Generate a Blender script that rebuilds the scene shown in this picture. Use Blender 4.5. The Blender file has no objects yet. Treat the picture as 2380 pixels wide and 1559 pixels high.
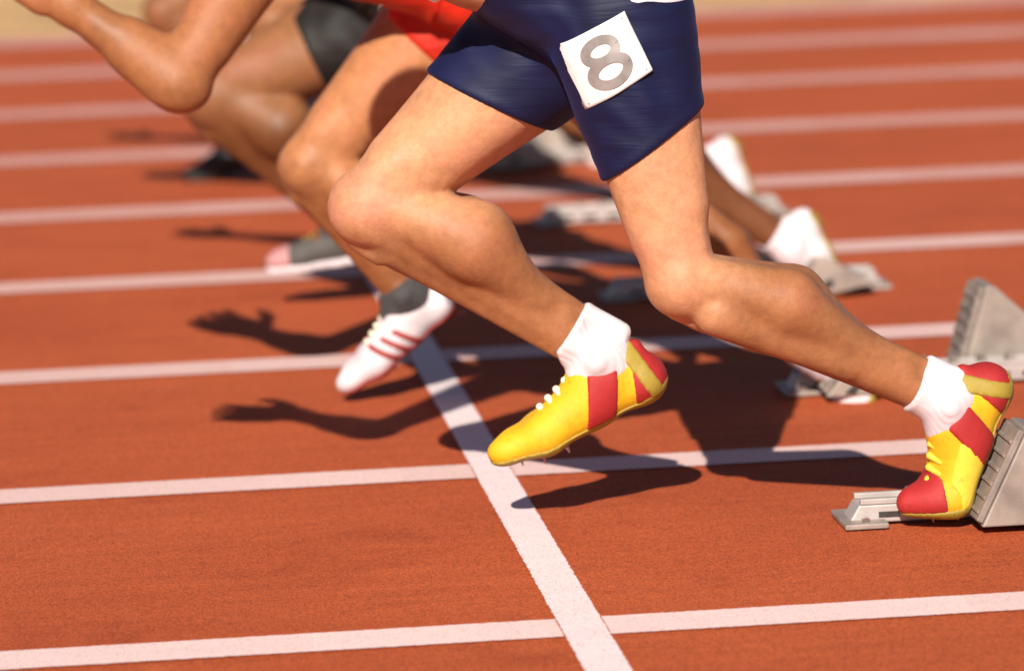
import bpy, math, random, time
import numpy as np
from mathutils import Vector, Matrix, noise as mnoise
random.seed(4); np.random.seed(4)
S = bpy.context.scene
COL = S.collection

# ------------------------------------------------------------------ camera
cam_d = bpy.data.cameras.new('camera'); cam = bpy.data.objects.new('camera', cam_d); COL.objects.link(cam)
cam_d.sensor_width = 36.0; cam_d.lens = 36.0 * 9932.64 / 2380.0
cam_d.clip_start = 0.1; cam_d.clip_end = 2000
Rv = Vector((0.99283696, -0.11495133, -0.03257244)); Uv = Vector((0.05082377, 0.15961097, 0.98587082)); Fv = Vector((0.10812824, 0.98046445, -0.16430993))
M = Matrix((Rv, Uv, -Fv)).transposed().to_4x4(); M.translation = Vector((0, 0, 1.4741)); cam.matrix_world = M
cam_d.dof.use_dof = True; cam_d.dof.focus_distance = 6.75; cam_d.dof.aperture_fstop = 2.8
S.camera = cam

# ------------------------------------------------------------------ light
SUN = Vector((0.45, 1.50, -1.0)).normalized()                       # direction the light travels
elev = math.asin(-SUN.z); azim = math.atan2(-SUN.x, -SUN.y)         # towards the sun
w = bpy.data.worlds.new('World'); S.world = w; w.use_nodes = True
nt = w.node_tree; nt.nodes.clear()
sky = nt.nodes.new('ShaderNodeTexSky'); sky.sky_type = 'NISHITA'; sky.sun_disc = False
sky.sun_elevation = elev; sky.sun_rotation = azim; sky.air_density = 0.6; sky.dust_density = 0.15
bg = nt.nodes.new('ShaderNodeBackground'); bg.inputs['Strength'].default_value = 0.05
wo = nt.nodes.new('ShaderNodeOutputWorld'); nt.links.new(sky.outputs[0], bg.inputs[0]); nt.links.new(bg.outputs[0], wo.inputs[0])
sd = bpy.data.lights.new('sun', 'SUN'); sd.energy = 5.0; sd.angle = math.radians(0.55); sd.color = (1.0, 0.93, 0.82)
so = bpy.data.objects.new('sun', sd); COL.objects.link(so)
so.rotation_euler = SUN.to_track_quat('-Z', 'Y').to_euler(); so.location = (-3, -8, 8)
S.view_settings.view_transform = 'Standard'; S.view_settings.look = 'None'; S.view_settings.gamma = 1.0
S.view_settings.use_curve_mapping = False; S.view_settings.exposure = 0.50
S.render.engine = 'CYCLES'

# ------------------------------------------------------------------ materials
def mat(name):
    m = bpy.data.materials.new(name); m.use_nodes = True
    return m, m.node_tree, m.node_tree.nodes['Principled BSDF']
def N(nt, t, **k):
    n = nt.nodes.new(t)
    for a, b in k.items():
        if a in n.inputs: n.inputs[a].default_value = b
        else: setattr(n, a, b)
    return n
def ramp(nt, fac, stops):
    r = nt.nodes.new('ShaderNodeValToRGB'); nt.links.new(fac, r.inputs[0]); e = r.color_ramp.elements
    while len(e) < len(stops): e.new(0.5)
    for x, (p, c) in zip(e, stops): x.position = p; x.color = (*c, 1)
    return r
def coords(nt, scale=(1, 1, 1), rot=(0, 0, 0), kind='Object'):
    tc = nt.nodes.new('ShaderNodeTexCoord'); mp = nt.nodes.new('ShaderNodeMapping')
    mp.inputs['Scale'].default_value = scale; mp.inputs['Rotation'].default_value = rot
    nt.links.new(tc.outputs[kind], mp.inputs[0]); return mp.outputs[0]
def bump(nt, b, h, strength, dist):
    bp = N(nt, 'ShaderNodeBump'); bp.inputs['Strength'].default_value = strength; bp.inputs['Distance'].default_value = dist
    nt.links.new(h, bp.inputs['Height'])
    if b.inputs['Normal'].is_linked: nt.links.new(b.inputs['Normal'].links[0].from_socket, bp.inputs['Normal'])
    nt.links.new(bp.outputs[0], b.inputs['Normal'])
def simple(name, c, rough=0.5, var=0.12, scale=40, bs=0.15, bd=0.001, metal=0.0, spec=0.5, nscale=300):
    m, nt, b = mat(name); v = coords(nt)
    n = N(nt, 'ShaderNodeTexNoise', Scale=scale, Detail=5.0); nt.links.new(v, n.inputs['Vector'])
    lo = tuple(x * (1 - var) for x in c); hi = tuple(min(1, x * (1 + var)) for x in c)
    r = ramp(nt, n.outputs[0], [(0.3, lo), (0.7, hi)]); nt.links.new(r.outputs[0], b.inputs['Base Color'])
    b.inputs['Roughness'].default_value = rough; b.inputs['Metallic'].default_value = metal
    b.inputs['Specular IOR Level'].default_value = spec
    n2 = N(nt, 'ShaderNodeTexNoise', Scale=nscale, Detail=3.0); nt.links.new(v, n2.inputs['Vector'])
    bump(nt, b, n2.outputs[0], bs, bd)
    return m
def skin(name, c, red):
    m, nt, b = mat(name); v = coords(nt)
    n = N(nt, 'ShaderNodeTexNoise', Scale=7.0, Detail=7.0, Roughness=0.62, Distortion=0.4); nt.links.new(v, n.inputs['Vector'])
    r = ramp(nt, n.outputs[0], [(0.28, tuple(x * 0.72 for x in c)), (0.5, c), (0.72, red)])
    f = N(nt, 'ShaderNodeTexVoronoi', Scale=95.0, Randomness=1.0); nt.links.new(v, f.inputs['Vector'])
    fr = ramp(nt, f.outputs['Distance'], [(0.04, (0.72, 0.62, 0.56)), (0.13, (1, 1, 1))])
    f2 = N(nt, 'ShaderNodeTexNoise', Scale=60.0, Detail=4.0, Roughness=0.7); nt.links.new(v, f2.inputs['Vector'])
    fr2 = ramp(nt, f2.outputs[0], [(0.3, (0.84, 0.80, 0.78)), (0.65, (1.06, 1.06, 1.06))])
    a = N(nt, 'ShaderNodeMix', data_type='RGBA', blend_type='MULTIPLY'); a.inputs[0].default_value = 0.5
    nt.links.new(r.outputs[0], a.inputs[6]); nt.links.new(fr.outputs[0], a.inputs[7])
    a2 = N(nt, 'ShaderNodeMix', data_type='RGBA', blend_type='MULTIPLY'); a2.inputs[0].default_value = 1.0
    nt.links.new(a.outputs[2], a2.inputs[6]); nt.links.new(fr2.outputs[0], a2.inputs[7])
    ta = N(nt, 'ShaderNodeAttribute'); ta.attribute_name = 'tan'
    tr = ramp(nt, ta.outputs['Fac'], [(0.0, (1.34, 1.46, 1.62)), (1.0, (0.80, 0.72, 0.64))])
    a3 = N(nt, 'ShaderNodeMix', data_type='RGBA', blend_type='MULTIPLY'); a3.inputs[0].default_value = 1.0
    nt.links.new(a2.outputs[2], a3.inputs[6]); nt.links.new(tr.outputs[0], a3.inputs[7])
    nt.links.new(a3.outputs[2], b.inputs['Base Color'])
    rr = ramp(nt, n.outputs[0], [(0.3, (0.48,)*3), (0.7, (0.62,)*3)]); nt.links.new(rr.outputs[0], b.inputs['Roughness'])
    b.inputs['Specular IOR Level'].default_value = 0.36
    b.inputs['Subsurface Weight'].default_value = 0.04; b.inputs['Subsurface Radius'].default_value = (0.010, 0.004, 0.002)
    b.inputs['Subsurface Scale'].default_value = 1.0
    vo = N(nt, 'ShaderNodeTexVoronoi', Scale=420.0); nt.links.new(v, vo.inputs['Vector'])
    bump(nt, b, vo.outputs[0], 0.30, 0.0008)
    n3 = N(nt, 'ShaderNodeTexNoise', Scale=26.0, Detail=5.0, Roughness=0.6); nt.links.new(v, n3.inputs['Vector'])
    bump(nt, b, n3.outputs[0], 0.5, 0.0035)
    return m
def lycra(name, c, sheen):
    m, nt, b = mat(name); v = coords(nt)
    n = N(nt, 'ShaderNodeTexNoise', Scale=12.0, Detail=5.0); nt.links.new(v, n.inputs['Vector'])
    r = ramp(nt, n.outputs[0], [(0.3, tuple(x * 0.75 for x in c)), (0.75, tuple(x * 1.3 for x in c))])
    nt.links.new(r.outputs[0], b.inputs['Base Color'])
    b.inputs['Roughness'].default_value = 0.6; b.inputs['Specular IOR Level'].default_value = 0.3; b.inputs['Sheen Weight'].default_value = 0.18
    b.inputs['Sheen Tint'].default_value = (*sheen, 1); b.inputs['Sheen Roughness'].default_value = 0.4
    v2 = coords(nt, (4, 4, 44), (0.0, 0.45, 0.15))
    f = N(nt, 'ShaderNodeTexNoise', Scale=1.6, Detail=3.0, Distortion=0.6); nt.links.new(v2, f.inputs['Vector'])
    bump(nt, b, f.outputs[0], 0.30, 0.006)
    k = N(nt, 'ShaderNodeTexNoise', Scale=700.0, Detail=2.0); nt.links.new(v, k.inputs['Vector'])
    bump(nt, b, k.outputs[0], 0.3, 0.0005)
    return m

def track_material():
    m, nt, b = mat('polyurethane_track'); v = coords(nt)
    big = N(nt, 'ShaderNodeTexNoise', Scale=0.9, Detail=5.0, Roughness=0.6); nt.links.new(v, big.inputs['Vector'])
    base = ramp(nt, big.outputs[0], [(0.25, (0.41, 0.073, 0.021)), (0.5, (0.455, 0.086, 0.025)), (0.8, (0.51, 0.103, 0.032))])
    g = N(nt, 'ShaderNodeTexVoronoi', Scale=330.0); nt.links.new(v, g.inputs['Vector'])
    gr = ramp(nt, g.outputs['Color'], [(0.12, (0.55, 0.52, 0.50)), (0.5, (1, 1, 1)), (0.92, (1.35, 1.42, 1.5))])
    mx = N(nt, 'ShaderNodeMix', data_type='RGBA', blend_type='MULTIPLY'); mx.inputs[0].default_value = 0.8
    nt.links.new(base.outputs[0], mx.inputs[6]); nt.links.new(gr.outputs[0], mx.inputs[7])
    # scuffs running with the lanes
    v2 = coords(nt, (0.8, 9, 1), (0, 0, 0.0))
    sc = N(nt, 'ShaderNodeTexNoise', Scale=2.2, Detail=8.0, Roughness=0.72); nt.links.new(v2, sc.inputs['Vector'])
    sr = ramp(nt, sc.outputs[0], [(0.35, (0.90, 0.88, 0.86)), (0.6, (1.04, 1.05, 1.06))])
    mx2 = N(nt, 'ShaderNodeMix', data_type='RGBA', blend_type='MULTIPLY'); mx2.inputs[0].default_value = 1.0
    nt.links.new(mx.outputs[2], mx2.inputs[6]); nt.links.new(sr.outputs[0], mx2.inputs[7])
    h = N(nt, 'ShaderNodeTexVoronoi', Scale=26.0); nt.links.new(v, h.inputs['Vector'])
    hr = ramp(nt, h.outputs['Distance'], [(0.045, (0.45, 0.42, 0.40)), (0.075, (1, 1, 1))])
    mx3 = N(nt, 'ShaderNodeMix', data_type='RGBA', blend_type='MULTIPLY'); mx3.inputs[0].default_value = 0.85
    nt.links.new(mx2.outputs[2], mx3.inputs[6]); nt.links.new(hr.outputs[0], mx3.inputs[7])
    st = N(nt, 'ShaderNodeTexNoise', Scale=2.6, Detail=9.0, Roughness=0.68, Distortion=0.8); nt.links.new(v, st.inputs['Vector'])
    sr2 = ramp(nt, st.outputs[0], [(0.34, (0.86, 0.82, 0.80)), (0.46, (1, 1, 1)), (0.60, (1, 1, 1)), (0.72, (1.12, 1.24, 1.35))])
    mx4 = N(nt, 'ShaderNodeMix', data_type='RGBA', blend_type='MULTIPLY'); mx4.inputs[0].default_value = 1.0
    nt.links.new(mx3.outputs[2], mx4.inputs[6]); nt.links.new(sr2.outputs[0], mx4.inputs[7])
    nt.links.new(mx4.outputs[2], b.inputs['Base Color'])
    b.inputs['Roughness'].default_value = 0.85; b.inputs['Specular IOR Level'].default_value = 0.25
    bump(nt, b, g.outputs['Distance'], 0.7, 0.002)
    n3 = N(nt, 'ShaderNodeTexNoise', Scale=60.0, Detail=5.0); nt.links.new(v, n3.inputs['Vector'])
    bump(nt, b, n3.outputs[0], 0.4, 0.003)
    return m
def paint_material(name, c, worn, wear, axis=1, mid=0.0, width=1.0):
    m, nt, b = mat(name); v = coords(nt)
    g = N(nt, 'ShaderNodeTexVoronoi', Scale=300.0); nt.links.new(v, g.inputs['Vector'])
    v2 = coords(nt, (1.6, 5, 1), (0, 0, 0.5))
    n = N(nt, 'ShaderNodeTexNoise', Scale=3.0, Detail=9.0, Roughness=0.7); nt.links.new(v2, n.inputs['Vector'])
    pv = coords(nt, (2.1, 0.01, 1))
    pn = N(nt, 'ShaderNodeTexVoronoi', Scale=1.0, feature='F1'); nt.links.new(pv, pn.inputs['Vector'])
    sep = N(nt, 'ShaderNodeSeparateColor'); nt.links.new(pn.outputs['Color'], sep.inputs[0])
    a = N(nt, 'ShaderNodeMath', operation='MULTIPLY'); a.inputs[1].default_value = 0.5; nt.links.new(sep.outputs[0], a.inputs[0])
    a2 = N(nt, 'ShaderNodeMath', operation='MULTIPLY_ADD'); a2.inputs[1].default_value = 0.9; nt.links.new(n.outputs[0], a2.inputs[0]); nt.links.new(a.outputs[0], a2.inputs[2])
    r = ramp(nt, a2.outputs[0], [(0.40, c), (0.95, tuple(c[i] * (1 - wear) + worn[i] * wear for i in range(3)))])
    dots = ramp(nt, g.outputs['Color'], [(0.12, (0.78, 0.66, 0.62)), (0.3, (1, 1, 1))])
    mx = N(nt, 'ShaderNodeMix', data_type='RGBA', blend_type='MULTIPLY'); mx.inputs[0].default_value = 0.8
    nt.links.new(r.outputs[0], mx.inputs[6]); nt.links.new(dots.outputs[0], mx.inputs[7])
    tc = nt.nodes.new('ShaderNodeTexCoord'); sx = nt.nodes.new('ShaderNodeSeparateXYZ'); nt.links.new(tc.outputs['Object'], sx.inputs[0])
    d1 = N(nt, 'ShaderNodeMath', operation='SUBTRACT'); d1.inputs[1].default_value = mid; nt.links.new(sx.outputs[axis], d1.inputs[0])
    d2 = N(nt, 'ShaderNodeMath', operation='ABSOLUTE'); nt.links.new(d1.outputs[0], d2.inputs[0])
    en = N(nt, 'ShaderNodeTexNoise', Scale=70.0, Detail=6.0, Roughness=0.8); nt.links.new(v, en.inputs['Vector'])
    d3 = N(nt, 'ShaderNodeMath', operation='MULTIPLY_ADD'); d3.inputs[1].default_value = 0.014; nt.links.new(en.outputs[0], d3.inputs[0]); nt.links.new(d2.outputs[0], d3.inputs[2])
    d4 = N(nt, 'ShaderNodeMath', operation='GREATER_THAN'); d4.inputs[1].default_value = width / 2 + 0.0052; nt.links.new(d3.outputs[0], d4.inputs[0])
    chip = ramp(nt, n.outputs[0], [(0.66, (0, 0, 0)), (0.72, (1, 1, 1))])
    cg = N(nt, 'ShaderNodeMath', operation='MULTIPLY'); nt.links.new(chip.outputs[0], cg.inputs[0]); 
    gs = ramp(nt, g.outputs['Color'], [(0.45, (0, 0, 0)), (0.5, (0.7, 0.7, 0.7))]); nt.links.new(gs.outputs[0], cg.inputs[1])
    dm = N(nt, 'ShaderNodeMath', operation='MAXIMUM'); nt.links.new(cg.outputs[0], dm.inputs[0]); nt.links.new(d4.outputs[0], dm.inputs[1])
    mz = N(nt, 'ShaderNodeMix', data_type='RGBA'); nt.links.new(dm.outputs[0], mz.inputs[0]); nt.links.new(mx.outputs[2], mz.inputs[6]); mz.inputs[7].default_value = (0.455, 0.086, 0.025, 1)
    nt.links.new(mz.outputs[2], b.inputs['Base Color']); b.inputs['Roughness'].default_value = 0.7
    bump(nt, b, g.outputs['Distance'], 0.6, 0.0018)
    return m

MT = {}
MT['track'] = track_material()
TR = (0.44, 0.09, 0.031)
MT['start_paint'] = paint_material('start_line_paint', (0.86, 0.75, 0.76), (0.78, 0.56, 0.54), 0.5, 0, 0.7686, 0.07)
MT['grass'] = simple('dry_verge', (0.56, 0.33, 0.14), 0.9, 0.3, 3, 0.6, 0.02, nscale=60)
MT['earth'] = simple('dry_field', (0.46, 0.31, 0.12), 0.95, 0.25, 0.4, 0.5, 0.02, nscale=30)
MT['navy'] = lycra('navy_lycra', (0.004, 0.006, 0.036), (0.05, 0.09, 0.4))
MT['red'] = lycra('red_lycra', (0.50, 0.018, 0.006), (0.8, 0.2, 0.1))
MT['black'] = lycra('black_lycra', (0.012, 0.009, 0.008), (0.2, 0.15, 0.12))
MT['green'] = lycra('green_lycra', (0.02, 0.09, 0.04), (0.2, 0.5, 0.3))
MT['white_cloth'] = simple('white_cloth', (0.76, 0.74, 0.78), 0.8, 0.05, 30, 0.4, 0.002)
MT['sock'] = simple('white_sock', (0.64, 0.56, 0.59), 0.9, 0.04, 60, 0.6, 0.0015, nscale=500)
MT['sock_grey'] = simple('grey_sock', (0.055, 0.05, 0.05), 0.9, 0.2, 60, 0.6, 0.0015, nscale=500)
MT['bib'] = simple('bib_paper', (0.78, 0.74, 0.73), 0.6, 0.06, 14, 0.35, 0.004, nscale=25)
MT['ink'] = simple('bib_ink', (0.27, 0.235, 0.225), 0.6, 0.3, 25, 0.1, 0.001)
def shoe_mat(name, c, rough=0.55, mesh_scale=620):
    m, nt, b = mat(name); v = coords(nt)
    n = N(nt, 'ShaderNodeTexNoise', Scale=22.0, Detail=7.0, Roughness=0.7); nt.links.new(v, n.inputs['Vector'])
    r = ramp(nt, n.outputs[0], [(0.28, tuple(x * 0.82 for x in c)), (0.48, c), (0.75, tuple(min(1, x * 1.12) for x in c))])
    d = N(nt, 'ShaderNodeTexNoise', Scale=75.0, Detail=5.0, Roughness=0.75); nt.links.new(v, d.inputs['Vector'])
    dr = ramp(nt, d.outputs[0], [(0.30, (0.62, 0.52, 0.44)), (0.42, (1, 1, 1))])
    a = N(nt, 'ShaderNodeMix', data_type='RGBA', blend_type='MULTIPLY'); a.inputs[0].default_value = 0.7
    nt.links.new(r.outputs[0], a.inputs[6]); nt.links.new(dr.outputs[0], a.inputs[7]); nt.links.new(a.outputs[2], b.inputs['Base Color'])
    b.inputs['Roughness'].default_value = rough; b.inputs['Specular IOR Level'].default_value = 0.35
    k = N(nt, 'ShaderNodeTexVoronoi', Scale=float(mesh_scale)); nt.links.new(v, k.inputs['Vector']); bump(nt, b, k.outputs[0], 0.5, 0.0009)
    w = N(nt, 'ShaderNodeTexNoise', Scale=38.0, Detail=3.0, Distortion=1.2); nt.links.new(v, w.inputs['Vector']); bump(nt, b, w.outputs[0], 0.22, 0.003)
    return m
MT['sh_yellow'] = shoe_mat('yellow_shoe_mesh', (0.72, 0.40, 0.012))
MT['sh_pale'] = shoe_mat('yellow_shoe_panel', (0.80, 0.54, 0.05), 0.48)
MT['sh_red'] = shoe_mat('red_shoe_suede', (0.36, 0.020, 0.020), 0.6)
MT['sh_olive'] = shoe_mat('olive_gold_strap', (0.33, 0.235, 0.035), 0.5)
MT['sh_white'] = shoe_mat('white_shoe_leather', (0.66, 0.57, 0.59))
MT['sh_stripe'] = shoe_mat('maroon_stripe', (0.33, 0.045, 0.04))
MT['sh_grey'] = shoe_mat('grey_shoe_mesh', (0.085, 0.074, 0.066), 0.65)
MT['sh_pink'] = shoe_mat('pink_toe_leather', (0.46, 0.22, 0.22))
MT['black_shoe'] = simple('black_shoe_leather', (0.010, 0.007, 0.006), 0.6, 0.3, 30, 0.2, 0.001)
MT['sole_dark'] = simple('dark_sole_rubber', (0.03, 0.025, 0.022), 0.6, 0.3, 30, 0.2, 0.001)
MT['lace'] = simple('shoe_lace', (0.80, 0.72, 0.5), 0.8, 0.06, 60, 0.3, 0.001)
MT['alu'] = simple('worn_aluminium', (0.42, 0.37, 0.35), 0.5, 0.14, 18, 0.3, 0.001, metal=0.25)
MT['alu_dark'] = simple('grimy_aluminium', (0.29, 0.235, 0.20), 0.55, 0.35, 14, 0.3, 0.001, metal=0.2)
MT['pad'] = simple('pedal_rubber', (0.22, 0.175, 0.15), 0.8, 0.35, 22, 0.5, 0.0015)
MT['spike'] = simple('steel_spike', (0.5, 0.48, 0.46), 0.3, 0.1, 30, 0.1, 0.001, metal=1.0)
MT['hair'] = simple('dark_hair', (0.02, 0.014, 0.01), 0.6, 0.4, 60, 0.9, 0.004, nscale=200)
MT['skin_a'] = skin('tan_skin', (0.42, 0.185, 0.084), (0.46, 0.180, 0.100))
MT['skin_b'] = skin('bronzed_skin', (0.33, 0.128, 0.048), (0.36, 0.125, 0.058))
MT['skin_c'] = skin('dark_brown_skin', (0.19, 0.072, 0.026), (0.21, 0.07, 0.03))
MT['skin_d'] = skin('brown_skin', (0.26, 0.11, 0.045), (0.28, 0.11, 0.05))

# ------------------------------------------------------------------ object helpers
def link(name, me, m=None, parent=None, mw=None):
    o = bpy.data.objects.new(name, me); COL.objects.link(o)
    if m is not None: me.materials.append(m)
    if mw is not None: o.matrix_world = mw
    if parent is not None:
        o.parent = parent
        pm = parent.matrix_world
        o.matrix_parent_inverse = Matrix.Identity(4)
        o.matrix_basis = (WM[parent.name].inverted() @ (mw if mw is not None else Matrix.Identity(4)))
    WM[o.name] = mw.copy() if mw is not None else Matrix.Identity(4)
    return o
WM = {}
def tag(o, label=None, cat=None, group=None, kind=None):
    for k, v in (('label', label), ('category', cat), ('group', group), ('kind', kind)):
        if v: o[k] = v
    return o
def mesh(name, V, F, smooth=True):
    me = bpy.data.meshes.new(name); me.from_pydata([tuple(v) for v in V], [], F)
    if smooth: me.polygons.foreach_set('use_smooth', [True] * len(me.polygons))
    me.update(); return me
def quads_mesh(name, V, Q, smooth=True):
    me = bpy.data.meshes.new(name); n = len(Q)
    me.vertices.add(len(V)); me.vertices.foreach_set('co', np.ascontiguousarray(V, dtype=np.float32).ravel())
    me.loops.add(n * 4); me.loops.foreach_set('vertex_index', np.ascontiguousarray(Q, dtype=np.int32).ravel())
    me.polygons.add(n); me.polygons.foreach_set('loop_start', np.arange(0, n * 4, 4, dtype=np.int32))
    me.polygons.foreach_set('loop_total', np.full(n, 4, dtype=np.int32))
    me.update(calc_edges=True); me.validate()
    if smooth: me.polygons.foreach_set('use_smooth', np.ones(n, dtype=bool))
    me.update(); return me

# ------------------------------------------------------------------ smooth implicit surfaces -> mesh
def A3(p): return np.array(p, dtype=np.float64)
def unit(v): v = A3(v); return v / np.linalg.norm(v)
def cone(a, b, ra, rb, k=0.02): return ('c', A3(a), A3(b), ra, rb, k)
def ball(a, r, k=0.02): return ('c', A3(a), A3(a) + 1e-5, r, r, k)
def ell(c, axes, rad, k=0.02): return ('e', A3(c), np.stack([unit(x) for x in axes]), A3(rad), None, k)
def pd(p, X):
    if p[0] == 'c':
        a, b, ra, rb = p[1], p[2], p[3], p[4]; ab = b - a
        t = np.clip(((X - a) @ ab) / (ab @ ab), 0, 1)
        d = np.linalg.norm(X - a - t[..., None] * ab, axis=-1)
        t = t * t * (3 - 2 * t) * 0.3 + t * 0.7
        return d - (ra + (rb - ra) * t)
    q = (X - p[1]) @ p[2].T; k0 = np.linalg.norm(q / p[3], axis=-1); k1 = np.linalg.norm(q / (p[3] ** 2), axis=-1) + 1e-9
    return k0 * (k0 - 1) / k1
def bbox(p, m):
    if p[0] == 'c':
        r = max(p[3], p[4]) + m; return np.minimum(p[1], p[2]) - r, np.maximum(p[1], p[2]) + r
    e = np.sqrt(((p[2] * p[3][:, None]) ** 2).sum(0)) + m; return p[1] - e, p[1] + e
def smin(a, b, k):
    h = np.clip(0.5 + 0.5 * (b - a) / k, 0, 1); return b + (a - b) * h - k * h * (1 - h)
def smax(a, b, k): return -smin(-a, -b, k)
def evalp(prims, X):
    d = np.full(X.shape[:-1], 1.0)
    for p in prims: d = smin(d, pd(p, X), p[5])
    return d
def field(prims, h, lo=None, hi=None, pad=0.03):
    bbs = [bbox(p, pad) for p in prims]
    if lo is None: lo = np.min([b[0] for b in bbs], 0); hi = np.max([b[1] for b in bbs], 0)
    lo, hi = A3(lo), A3(hi)
    n = np.ceil((hi - lo) / h).astype(int) + 2
    ax = [lo[i] + h * np.arange(n[i]) for i in range(3)]
    D = np.full(tuple(n), 1.0)
    for p in prims:
        b0, b1 = bbox(p, 0.045)
        i0 = np.clip(np.floor((b0 - lo) / h).astype(int), 0, n); i1 = np.clip(np.ceil((b1 - lo) / h).astype(int) + 1, 0, n)
        if (i1 <= i0).any(): continue
        sl = tuple(slice(i0[i], i1[i]) for i in range(3))
        X = np.stack(np.meshgrid(*[ax[i][sl[i]] for i in range(3)], indexing='ij'), -1)
        D[sl] = smin(D[sl], pd(p, X), p[5])
    return D, lo, h, ax
def nets(name, D, lo, h):
    D = np.pad(D, 1, constant_values=0.5); lo = lo - h
    ins = D < 0; s = ins[:-1, :-1, :-1].astype(np.int8)
    cnt = np.zeros(s.shape, np.int8)
    for i in (0, 1):
        for j in (0, 1):
            for k in (0, 1): cnt += ins[i:ins.shape[0]-1+i, j:ins.shape[1]-1+j, k:ins.shape[2]-1+k]
    act = (cnt > 0) & (cnt < 8); C = np.argwhere(act); idx = -np.ones(act.shape, np.int64); idx[act] = np.arange(len(C))
    acc = np.zeros((len(C), 3)); num = np.zeros(len(C))
    cor = [(i, j, k) for i in (0, 1) for j in (0, 1) for k in (0, 1)]
    for a in cor:
        for d in range(3):
            if a[d]: continue
            b = list(a); b[d] = 1
            da = D[C[:, 0]+a[0], C[:, 1]+a[1], C[:, 2]+a[2]]; db = D[C[:, 0]+b[0], C[:, 1]+b[1], C[:, 2]+b[2]]
            m = (da < 0) != (db < 0); t = np.where(m, da / np.where(m, da - db, 1), 0)
            P = np.tile(np.array(a, float), (len(C), 1)); P[:, d] = t
            acc += P * m[:, None]; num += m
    V = lo + h * (C + acc / num[:, None]); Q = []
    for d in range(3):
        o = [e for e in range(3) if e != d]; sl0 = [slice(None)] * 3; sl1 = [slice(None)] * 3
        sl0[d] = slice(0, -1); sl1[d] = slice(1, None)
        a, b = ins[tuple(sl0)], ins[tuple(sl1)]; E = np.argwhere(a != b); fl = a[tuple(E.T)]
        u = np.zeros(3, int); v = np.zeros(3, int); u[(d+1) % 3] = 1; v[(d+2) % 3] = 1
        g = lambda c: idx[tuple(c.T)]
        q = np.stack([g(E-u-v), g(E-v), g(E), g(E-u)], 1)
        q[~fl] = q[~fl][:, ::-1]; Q.append(q)
    Q = np.concatenate(Q); Q = Q[(Q >= 0).all(1)]
    # relax a little so that the grid does not show
    for it in range(2):
        A = np.zeros_like(V); c = np.zeros(len(V))
        for i in range(4):
            x, y = Q[:, i], Q[:, (i+1) % 4]
            for q0, q1 in ((x, y), (y, x)):
                for k in range(3): A[:, k] += np.bincount(q0, V[q1, k], len(V))
                c += np.bincount(q0, minlength=len(V))
        V = V * 0.5 + 0.5 * A / np.maximum(c, 1)[:, None]
    return quads_mesh(name, V, Q)
def grid_pts(ax): return np.stack(np.meshgrid(*ax, indexing='ij'), -1)
def wrinkle(X, dirs, seed=0):
    r = np.zeros(X.shape[:-1]); rs = np.random.RandomState(seed)
    for d, f, a in dirs:
        ph = rs.rand() * 6; d = unit(d); e = unit(np.cross(d, (0.3, 0.9, 0.2)))
        s = X @ d; t = X @ e
        r += a * np.sin(f * s + 2.2 * np.sin(t * 21 + ph) + 1.7 * np.sin(s * 30 + ph) + ph) * (0.55 + 0.45 * np.sin(t * 33 + s * 14 + ph * 2))
    return r

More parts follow.
